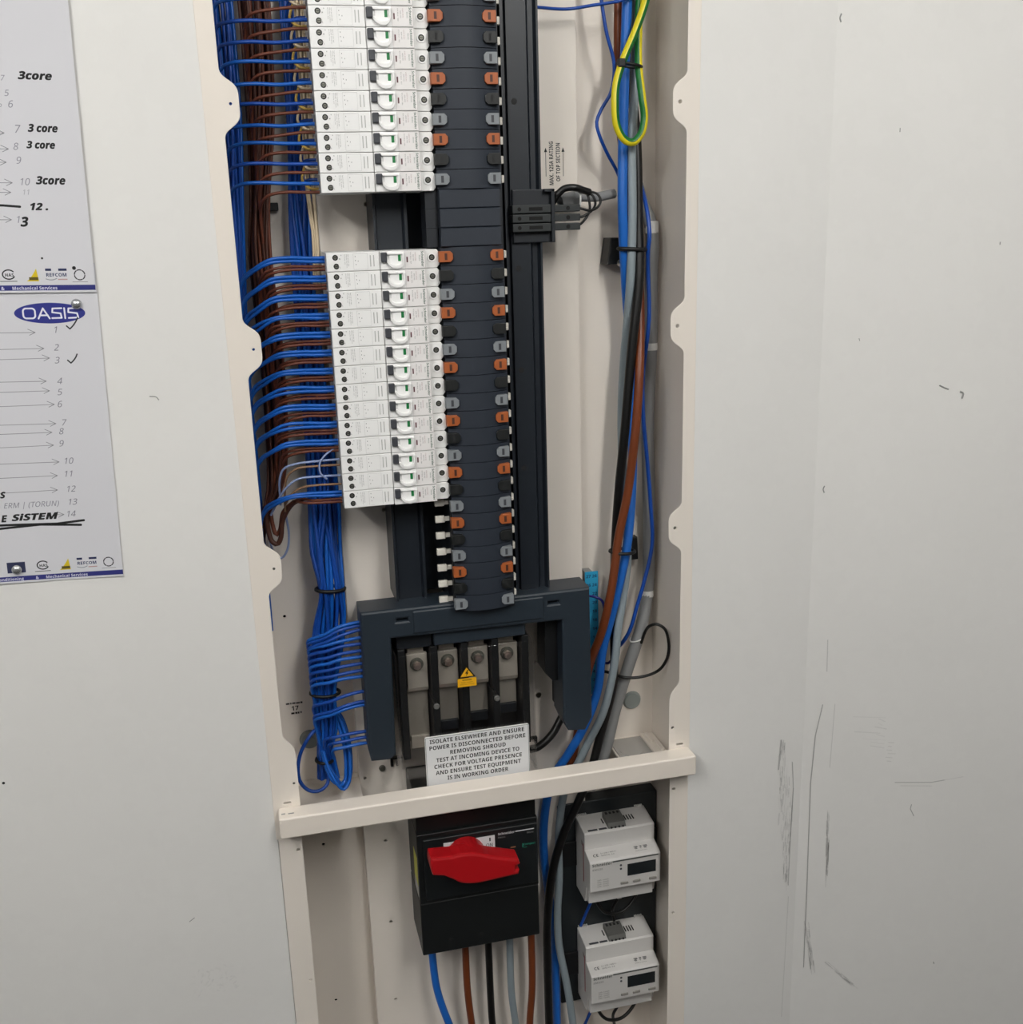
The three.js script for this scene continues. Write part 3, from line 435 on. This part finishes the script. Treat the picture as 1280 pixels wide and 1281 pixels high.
{
  const t = canvasTex(64, 640, (g, w, h) => { g.fillStyle = '#2f9fca'; g.fillRect(0, 0, w, h); g.fillStyle = '#0e2a55'; g.font = 'bold 22px sans-serif'; for (let i = 0; i < 14; i++) { g.fillText(String(26 - i * 2), 34, 30 + i * 45); if (i < 2) g.fillText(String(27 - i), 4, 30 + i * 45); } });
  const s = thing('terminal_number_strip', 'light blue numbered strip behind the right shroud leg', 'label strip', [288, -750, -110]);
  part(s, 'bar', bx(283, 292, -748, -596, -109.5, -87.5), M.sheath); part(s, 'backing', rb(280, 296, -750, -593, -87.6, -86, 0.4), M.cyanBase); part(s, 'numbers', planeZ(280, 296, -750, -593, -85.8), printed(t, 0.5));
}
single('grommet', 'grey round grommet in the back panel behind the blue loop', 'grommet', [cylZ(-52, -770, -110, -106, 12, 28, 10), cylZ(-52, -770, -106, -104, 5, 20)], M.grommet, [-52, -770, -110]);
single('grommet', 'grey round grommet behind the wide grey cable at lower right', 'grommet', [cylZ(347, -777, -110, -106, 12, 28, 10)], M.grommet, [347, -777, -110]);

// cables below the switch and around the meters
cable('blue_cable', 'blue cable leaving the bottom left of the main switch', [[70, -1012, -55], [70, -1054, -55], [73, -1100, -52], [85, -1150, -48], [100, -1195, -44], [128, -1295, -28]], 4.6, M.blueThick);
cable('brown_cable', 'left brown cable under the main switch', [[111, -1012, -55], [111, -1051, -55], [111, -1110, -54], [114, -1160, -52], [119, -1210, -52], [123, -1310, -52]], 4.4, M.brownThick);
cable('black_cable', 'black cable under the middle of the main switch', [[140, -1012, -55], [140, -1052, -55], [140, -1117, -55], [141, -1169, -55], [145, -1215, -55], [149, -1315, -55]], 4.4, M.blackWire);
cable('grey_cable', 'grey cable under the right half of the main switch', [[167, -1012, -55], [167, -1052, -55], [167, -1124, -55], [171, -1176, -55], [176, -1222, -55], [180, -1322, -55]], 4.4, M.greyThick);
cable('brown_cable', 'right brown cable under the main switch', [[190, -1012, -55], [194, -1035, -56], [195, -1070, -56], [194, -1130, -56], [190, -1182, -57], [191, -1225, -57], [196, -1325, -57]], 4.4, M.brownThick);
for (const [i, d] of [0, -162].entries()) {
  const n = ['upper', 'lower'][i];
  wire('black_wire', `left black lead under the ${n} energy meter`, [[285, -1010 + d, -70], [284, -1026 + d, -66], [296, -1044 + d, -64], [318, -1048 + d, -66], [338, -1034 + d, -72], [345, -1010 + d, -78]], 2.2, M.blackWire);
  wire('black_wire', `right black lead under the ${n} energy meter`, [[312, -1010 + d, -72], [314, -1028 + d, -70], [308, -1048 + d, -74], [312, -1070 + d, -80]], 2, M.blackWire);
  wire('blue_wire', `blue lead under the ${n} energy meter`, [[286, -1011 + d, -78], [283, -1030 + d, -80], [274, -1055 + d, -82], [268, -1072 + d, -84]], 2, M.blueWire2);
}

// ---------------------------------------------------------------- wires on the left
function loom(name, label, group, n, way, r, mats, twist = 0.35) {
  for (let i = 0; i < n; i++) {
    const q = Math.sqrt((i + 0.5) / n), a0 = i * 2.39996, ph = rr(0, 6.28), pts = [];
    way.forEach(([y, x, z, rx, rz], j) => { const a = a0 + twist * Math.sin(ph + j * 1.1); pts.push([x + rx * q * Math.cos(a) + rr(-0.6, 0.6), y, z + rz * q * Math.sin(a)]); });
    wire(name, label, pts, r, mats[i % mats.length], group, 5);
  }
}
loom('blue_wire', 'blue wire in the loom half hidden behind the left flange', 'blue wires behind the left flange', 16, [[110, -77, -76, 13, 20], [0, -76, -76, 13, 20], [-90, -77, -76, 11, 20], [-165, -80, -75, 8, 20], [-215, -82, -74, 7, 20], [-320, -86, -76, 6, 20], [-460, -87, -76, 6, 18], [-620, -88, -78, 5, 15]], 1.7, [M.blueWire2, M.blueWire, M.blueWire2]);
loom('brown_wire', 'brown wire in the vertical loom next to the left flange', 'brown wires in the left loom', 22, [[110, -46, -82, 16, 18], [0, -45, -82, 15, 18], [-90, -49, -82, 13, 18], [-165, -56, -80, 10, 18], [-215, -60, -78, 11, 16], [-330, -58, -76, 12, 14], [-430, -62, -72, 10, 12], [-465, -69, -70, 7, 9], [-500, -84, -76, 5, 8], [-560, -90, -80, 3, 8]], 1.6, [M.brownWire, M.brownDark, M.brownDark]);
loom('blue_wire', 'blue wire in the wide loom running down beside the breakers', 'blue wires in the loom beside the breakers', 24, [[110, -8, -90, 12, 9], [0, -9, -90, 12, 9], [-90, -12, -90, 11, 9], [-165, -16, -90, 11, 9], [-215, -18, -88, 10, 9], [-350, -17, -86, 13, 10], [-485, -17, -80, 18, 11], [-530, -18, -74, 18, 12], [-573, -17, -66, 14, 8], [-622, -22, -70, 18, 11], [-690, -32, -64, 13, 9], [-740, -33, -68, 12, 9], [-772, -40, -62, 6, 5], [-796, -40, -62, 8, 6]], 2.1, [M.blueWire, M.blueWire2, M.blueWire2], 0.5);
loom('cream_wire', 'cream wire hanging between the blue loom and the breakers', 'cream wires beside the upper bank', 5, [[110, -4, -62, 5, 4], [-60, -3, -62, 5, 4], [-165, -5, -62, 5, 4], [-200, -4, -60, 3, 4], [-250, -6, -66, 4, 4]], 1.3, [M.cream]);
const UP = ['cut off', ...ORD.slice(0, 9)];
for (let k = -1; k <= 8; k++) {
  const y = -18 * k, w = k < 0 ? 'the breaker cut off by the top edge' : `the ${ORD[k]} whole breaker of the upper bank`, j = rr(-1.5, 1.5);
  wire('blue_wire', `blue wire into ${w}`, [[3, y - 8.5, -24], [-8, y - 8.5 + j * 0.3, -24], [-30, y - 8.8 + j, -27], [-52, y - 7.4 + j, -32], [-70, y - 8 + j, -38], [-80, y - 11, -48], [-85, y - 24, -58], [-86, y - 60, -64]], 1.8, k % 3 === 1 || k === 0 ? M.blueWire2 : M.blueWire, 'blue wires into the upper bank');
  wire('brown_wire', `brown wire into ${w}`, [[3, y - 16, -26], [-12, y - 16, -27], [-30, y - 16.5 + j, -31], [-45, y - 18.2 + j, -36], [-53, y - 22, -44], [-56, y - 34, -58], [-56, y - 62, -66]], 1.5, M.brownWire, 'brown wires into the upper bank');
  wire('cream_wire', `short curled cream wire beside ${w}`, [[2, y - 12.5, -34], [-6, y - 12.6, -36], [-11, y - 9, -42], [-14, y - 3, -50], [-10, y + 10, -58]], 1.3, k % 2 ? M.cream : M.yellowCream, 'cream wires into the upper bank');
  wire('blue_wire', `short inner blue wire beside ${w}`, [[2, y - 4, -40], [-8, y - 4, -44], [-14, y - 7, -54], [-16, y - 22, -70]], 1.5, M.blueWire2, 'inner blue wires of the upper bank');
}
for (let i = 0; i < 14; i++) {
  const k = 12 + i, y = -18 * k, w = `the ${ORD[i]} breaker of the lower bank`;
  if (i === 11 || i === 12) continue;
  for (const j of [0, 1]) {
    const a = rr(-1, 1), dn = 8 + rr(-1.5, 2), u = j ? 'lower' : 'upper';
    wire('blue_wire', `${u} blue wire of the pair into ${w}`, [[3, y - 5.2 - j * 3.6, -25 - j], [-12, y - 5 - j * 3.4, -25], [-34, y - 4.2 - j * 3.4 + a * 0.6, -27], [-52, y - 6 - j * 3.2 + a, -31], [-68, y - 6 - dn - j * 3.4, -38], [-78, y - 14 - dn - j * 4, -46], [-84 - j, y - 34 - dn, -54], [-87, y - 75, -62]], 1.75, M.blueWire, 'blue wires into the lower bank');
    const xb = -42 - rr(0, 10), low = i === 13;
    wire('brown_wire', `${u} brown wire of the pair into ${w}`, [[3, y - 13 - j * 3.2, -27], [-10, y - 13 - j * 3.2, -28], [xb + 16, y - 12.6 - j * 3.2 + a * 0.5, -31], ...(low ? [[-39 - j * 8, y - 13.5 - j * 3.5, -42 - j * 6]] : [[xb, y - 15 - j * 3.4, -36], [xb - 8, y - 20 - j * 3.2, -44]]), ...(low ? [] : [[xb - 12, y - 34, -56], [xb - 12, y - (i > 9 ? 48 : 66), -64]])], 1.45, M.brownWire, 'brown wires into the lower bank');
  }
}
// the two breakers above the lowest one have single thin leads
wire('lilac_wire', 'upper pale grey blue lead of the thin leads near the bottom of the lower bank', [[3, -421, -25], [-24, -422, -28], [-44, -424, -32], [-56, -429, -36], [-61, -441, -40], [-62, -470, -50]], 1.2, M.lilac);
wire('lilac_wire', 'lower pale grey blue lead of the thin leads near the bottom of the lower bank', [[3, -438, -25], [-25, -438, -28], [-43, -440, -32], [-55, -449, -36], [-64, -462, -42], [-73, -480, -50]], 1.2, M.lilac);
wire('tan_wire', 'upper light brown lead of the thin leads near the bottom of the lower bank', [[3, -427, -25], [-24, -427, -28], [-43, -429, -32], [-53, -437, -36], [-57, -457, -42], [-58, -478, -52]], 1.2, M.tan);
wire('tan_wire', 'lower light brown lead of the thin leads near the bottom of the lower bank', [[3, -447, -25], [-26, -447, -28], [-39, -449, -32], [-50, -456, -37], [-58, -470, -46]], 1.2, M.tan);
wire('lilac_wire', 'curled pale lead crossing between the thin leads near the lower bank', [[-4, -410, -28], [-14, -416, -26], [-20, -424, -25], [-20, -434, -25], [-14, -441, -26]], 1.0, M.lilac);
wire('brown_wire', 'brown wire doubled back in a tight hanging bend left of the loom', [[-77, -470, -60], [-77, -497, -60], [-74, -511, -58], [-69, -514, -57], [-65, -508, -57], [-61, -488, -57], [-50, -470, -50], [-38, -463, -42]], 2.6, M.brownDark);
wire('brown_wire', 'second brown wire inside the tight hanging bend left of the loom', [[-73, -470, -64], [-72, -494, -63], [-69, -505, -61], [-65, -500, -60], [-60, -480, -58], [-48, -467, -48]], 2.2, M.brownWire);
wire('lilac_wire', 'pale grey blue wire hanging in a loop under the brown bend', [[-78, -480, -70], [-76, -515, -70], [-72, -530, -70], [-66, -534, -70], [-59, -525, -70], [-56, -508, -70], [-58, -480, -66]], 1.2, M.lilac);
// tails into the shroud
const ENT = [-603, -607, -612, -621, -628, -636, -643, -651, -659, -666, -684, -696, -700, -732, -739, -746];
ENT.forEach((y, i) => {
  const x1 = 14 - (y + 603) * -0.06, drop = i < 3 ? 16 : i < 10 ? 9 - (i - 3) * 0.3 : i < 13 ? 13 : 7, xl = i < 13 ? -45 : -36 + (i - 13) * 4, e = rr(-1, 1);
  wire('blue_wire', `${ORD[i]} blue wire from the top entering the left shroud leg`, [[x1 + 8, y, -34], [x1 - 6, y, -34], [-14, y - drop * 0.3 + e, -36], [-28, y - drop * 0.75, -40], [xl + 6, y - drop - 1, -46], [xl - 1, y - drop - 6, -52], [xl, y - drop - 20, -58], [xl + 3, y - drop - 46, -62]], 2.0, i % 3 ? M.blueWire2 : M.blueWire, 'blue wires into the left shroud leg');
});
wire('blue_wire', 'blue wire hanging in a wide loop over the round grommet', [[-38, -712, -66], [-44, -733, -62], [-52, -738, -56], [-64, -755, -52], [-69, -774, -50], [-68, -789, -48], [-60, -800, -46], [-49, -803, -46], [-40, -799, -48], [-36, -790, -52], [-37, -768, -60]], 2.1, M.blueWire2);
for (const [i, [dx, dz]] of [[0, 0], [3.4, -4], [-3.2, 3], [1.5, 5], [-1, -5]].entries()) wire('blue_wire', `${ORD[i]} blue wire folded back in the narrow loop above the cross bar`, [[-40 + dx * 0.3, -760, -60 + dz], [-37 + dx * 0.5, -776, -54 + dz], [-30 + dx * 0.6, -793, -48 + dz], [-22 + dx * 0.5, -802 - dx, -47 + dz], [-16 + dx, -797, -50 + dz], [-13 + dx, -779, -54 + dz], [-13 + dx, -757, -60 + dz], [-17 + dx, -735, -68 + dz], [-25 + dx * 0.5, -712, -74 + dz], [-28 + dx * 0.5, -680, -74 + dz]], 2, M.blueWire, 'folded blue wires above the cross bar');
single('cable_tie', 'black cable tie around the blue loom above the shroud', 'cable tie', ringY(-17, -573, -66, 15.4, 10, 2.2, -1), M.tie, [-17, -573, -66]);
single('cable_tie', 'black cable tie around the blue loom beside the left shroud leg', 'cable tie', ringY(-32, -692, -62, 16, 12, 1.9, -1), M.tie, [-32, -692, -62]);
single('cable_tie', 'black cable tie at the low end of the blue loom', 'cable tie', ringY(-39, -773, -60, 9, 9, 2, -1), M.tie, [-39, -773, -60]);
single('tie_base', 'small black clip on the back panel beside the upper loom', 'clip', rb(-46, -37, -175, -167, -110, -102, 1), M.tie, [-42, -171, -110]);

// ---------------------------------------------------------------- papers and pins on the left wall
const K = 5;   // canvas pixels per millimetre
function sheetTex(draw) { return canvasTex(210 * K, 297 * K, (g, w, h) => { g.fillStyle = '#d7d7dc'; g.fillRect(0, 0, w, h); g.scale(K, K); g.lineCap = 'round'; g.lineJoin = 'round'; g.textBaseline = 'middle'; g.textAlign = 'center'; draw(g); }); }
const pen = (g, t, x, y, size = 6, a = 0.6) => { g.font = `italic ${size}px sans-serif`; g.fillStyle = `rgba(84,84,98,${a})`; g.fillText(t, x, y); };
const marker = (g, t, x, y, size = 7, wd = 0) => { g.font = `italic bold ${size}px sans-serif`; g.fillStyle = '#141416'; g.strokeStyle = '#141416'; g.lineWidth = 0.45; g.save(); g.translate(x, y); if (wd) g.scale(wd / g.measureText(t).width, 1); g.fillText(t, 0, 0); g.strokeText(t, 0, 0); g.restore(); };
const arrow = (g, x0, y0, x1, y1) => { g.strokeStyle = 'rgba(84,84,92,.75)'; g.lineWidth = 0.45; g.beginPath(); g.moveTo(x0, y0); g.quadraticCurveTo((x0 + x1) / 2, (y0 + y1) / 2 + 0.8, x1, y1); g.moveTo(x1 - 6, y1 - 3); g.lineTo(x1, y1); g.lineTo(x1 - 5, y1 + 2.4); g.stroke(); };
function footer(g, full) {
  g.lineWidth = 1; g.strokeStyle = '#15151a'; g.beginPath(); g.ellipse(138.5, 281, 5, 4, 0, 0.5, 5.6); g.stroke(); g.font = 'bold 4px sans-serif'; g.fillStyle = '#15151a'; g.fillText('HAS', 139, 281.2); g.fillRect(131, 286.6, 14, 0.5);
  g.fillStyle = '#d8bd1e'; g.beginPath(); g.moveTo(161.5, 276); g.lineTo(163, 287); g.lineTo(153, 287); g.quadraticCurveTo(157, 284, 161.5, 276); g.fill(); g.fillStyle = '#5d5216'; g.fillRect(155, 283.4, 7.6, 2.6);
  g.fillStyle = '#1e2650'; g.font = 'bold 4.4px sans-serif'; g.fillText('REFCOM', 178, 281.4); g.fillRect(169, 276, 5, 2); g.fillRect(180, 276, 7, 2); g.strokeStyle = '#8d9099'; g.lineWidth = 0.7; g.beginPath(); g.moveTo(169, 285); g.quadraticCurveTo(174, 287, 178, 284.6); g.stroke(); g.fillStyle = '#b99'; g.fillRect(179, 285, 8, 1);
  g.strokeStyle = '#2a2a30'; g.lineWidth = 0.9; for (let i = 0; i < 6; i++) { g.beginPath(); g.arc(197.6, 281.6, 4.4, i * 1.047 + 0.1, i * 1.047 + 0.9); g.stroke(); } g.fillStyle = '#777'; g.fillRect(191, 287.6, 13, 0.4);
  g.fillStyle = '#2b2f78'; g.fillRect(0, 290.4, 210, 4.6); g.fillStyle = '#dcdcea'; g.font = 'bold 3.9px sans-serif'; g.textAlign = 'left'; g.fillText('Air Conditioning', 90, 292.8); g.fillText('&', 131, 292.8); g.fillText('Mechanical Services', 140, 292.8); g.textAlign = 'center';
}
function ellipseLogo(g) {
  g.fillStyle = '#2e3488'; g.beginPath(); g.ellipse(168, 44.3, 30, 9.2, 0, 0, 6.2832); g.fill();
  g.strokeStyle = '#e9e9f4'; g.lineWidth = 1.5;
  const st = (pts) => { g.beginPath(); pts.forEach((p, i) => (i ? g.lineTo(...p) : g.moveTo(...p))); g.stroke(); };
  g.beginPath(); g.roundRect(145.5, 40, 10, 8.8, 2.6); g.stroke(); st([[158, 49], [162.4, 40], [167.4, 49]]); st([[159.8, 46.2], [166, 46.2]]); st([[178, 40], [170.5, 40.2], [170, 43.6], [177, 44.6], [177.6, 48.6], [169.6, 48.8]]); st([[180.4, 40], [180.6, 49]]); st([[192, 40], [184, 40.2], [183.6, 43.6], [191, 44.6], [191.8, 48.4], [183.6, 48.8]]);
}
const sheet1 = sheetTex((g) => {
  footer(g); ellipseLogo(g);
  pen(g, '3', 151, 75); pen(g, '7', 151, 117); marker(g, '3core', 177, 115, 8.5, 27); pen(g, '5', 153, 129, 7); pen(g, '6', 155, 138.6, 8); pen(g, 'o', 147, 139, 5);
  pen(g, '7', 158, 158.5, 9); marker(g, '3 core', 179, 157.4, 8.5, 24); pen(g, '8', 155.5, 173, 8); marker(g, '3 core', 176, 171.4, 8, 23); pen(g, '9', 156.5, 184.4, 8); pen(g, '10', 159.5, 202.3, 8); marker(g, '3core', 181, 200.7, 9, 24); pen(g, '11', 160, 210.3, 6, 0.4);
  for (const [x, y] of [[148, 162], [150, 175], [147, 186], [150, 203], [148, 211], [146, 234]]) arrow(g, 60, y - 1, x, y);
  g.strokeStyle = '#141416'; g.lineWidth = 1.9; g.beginPath(); g.moveTo(100, 221); g.lineTo(140, 222); g.lineTo(154, 223); g.stroke(); marker(g, '12 .', 169, 223, 8, 16); pen(g, '1', 151, 234, 8); marker(g, '3', 155.6, 236, 11);
  g.fillStyle = '#141416'; g.beginPath(); g.arc(167.5, 267, 0.9, 0, 7); g.fill(); g.beginPath(); g.arc(193.4, 275.6, 1.6, 0, 7); g.fill();
});
const sheet2 = sheetTex((g) => {
  footer(g); ellipseLogo(g); g.fillStyle = '#2b3050'; g.fillRect(107, 276.5, 16, 10.5);
  [[170.9, 59.5], [170.1, 75.4], [169.6, 87], [169.9, 106], [168.9, 116.3], [167.8, 127.4], [169.6, 144.7], [166.7, 152.9], [165.6, 164.2], [170.3, 181.1], [169.2, 193.4], [169.9, 208.1], [170.1, 220.6], [167.6, 232.2]].forEach(([x, y], i) => pen(g, String(i + 1), x, y, 8, 0.72));
  [[153.9, 61.4], [159.8, 75.9], [163.7, 84.7], [158.9, 105.7], [160.8, 114.6], [163.7, 127.3], [163.3, 145.2], [159.1, 153.3], [159.3, 165.4], [162.6, 181.5], [159.9, 194.5], [158.6, 208.3]].forEach(([x, y], i) => arrow(g, 40, y - 1.4 + (i % 3), x, y));
  g.strokeStyle = '#26262a'; g.lineWidth = 1.1; for (const [x, y, k] of [[186, 55, 1.6], [184, 86, 1.1]]) { g.beginPath(); g.moveTo(x - 5, y + 1); g.lineTo(x - 2.4, y + 3.6); g.quadraticCurveTo(x + 2, y, x + 4 * k * 0.8, y - 4 * k); g.stroke(); }
  marker(g, 'S', 110, 211, 8); pen(g, 'ERM | (TORUN)', 134, 220.6, 7, 0.6); marker(g, 'E', 108.6, 233.6, 8.8); marker(g, 'SiSTEM', 135.5, 233, 8.4, 40); arrow(g, 156, 232, 162, 232.4);
  g.strokeStyle = '#141416'; g.lineWidth = 2.1; for (const pts of [[[60, 239], [120, 240], [155, 241], [179, 239]], [[60, 243], [105, 243], [140, 241], [176, 243.4]]]) { g.beginPath(); pts.forEach((p, i) => (i ? g.lineTo(...p) : g.moveTo(...p))); g.stroke(); }
});
function sheet(label, br, ang, z, tex, curl) {
  const g = new THREE.PlaneGeometry(210, 297, 14, 20), p = g.attributes.position;
  for (let i = 0; i < p.count; i++) { const u = (p.getX(i) + 105) / 210, v = (148.5 - p.getY(i)) / 297; p.setZ(i, curl * Math.max(0, v - 0.6) ** 2 * 6 * (0.5 + 0.5 * Math.sin(u * 5.5)) + curl * Math.max(0, u - 0.8) * 2); }
  g.computeVertexNormals(); const a = -ang * Math.PI / 180;
  g.translate(-105, 148.5, 0).rotateZ(a).translate(br[0], br[1], z);
  const back = g.clone().translate(0, 0, -0.15);
  const t = thing('paper_sheet', label, 'paper', [br[0] - 105, br[1], z]); part(t, 'page', g, printed(tex, 0.8)); part(t, 'backing', back, std(0xd7d7dc, 0.8)); return t;
}
sheet('upper handwritten circuit list sheet pinned to the left wall', [-209, -243], 1.9, 2.6, sheet1, 1.6);
sheet('lower handwritten circuit list sheet with an oval blue logo', [-218, -514], 2.1, 0.9, sheet2, 1.4);
function pushpin(x, y, z, mat, label) { single('drawing_pin', label, 'pin', [new THREE.SphereGeometry(4.8, 20, 10, 0, Math.PI * 2, 0, Math.PI / 2).scale(1, 0.75, 1).rotateX(Math.PI / 2).translate(x, y, z + 0.6), cylZ(x, y, -4, z + 0.6, 0.5, 8)], mat, [x, y, z]); }
pushpin(-227, -253, 1.6, M.pin, 'round silver pin over the oval logo of the lower sheet'); pushpin(-312, -497, 2.2, M.pin, 'round silver pin at the foot of the lower sheet'); pushpin(-232, 6, 2.8, M.maroon, 'dark red pin at the top edge of the upper sheet');

renderer.render(scene, camera);
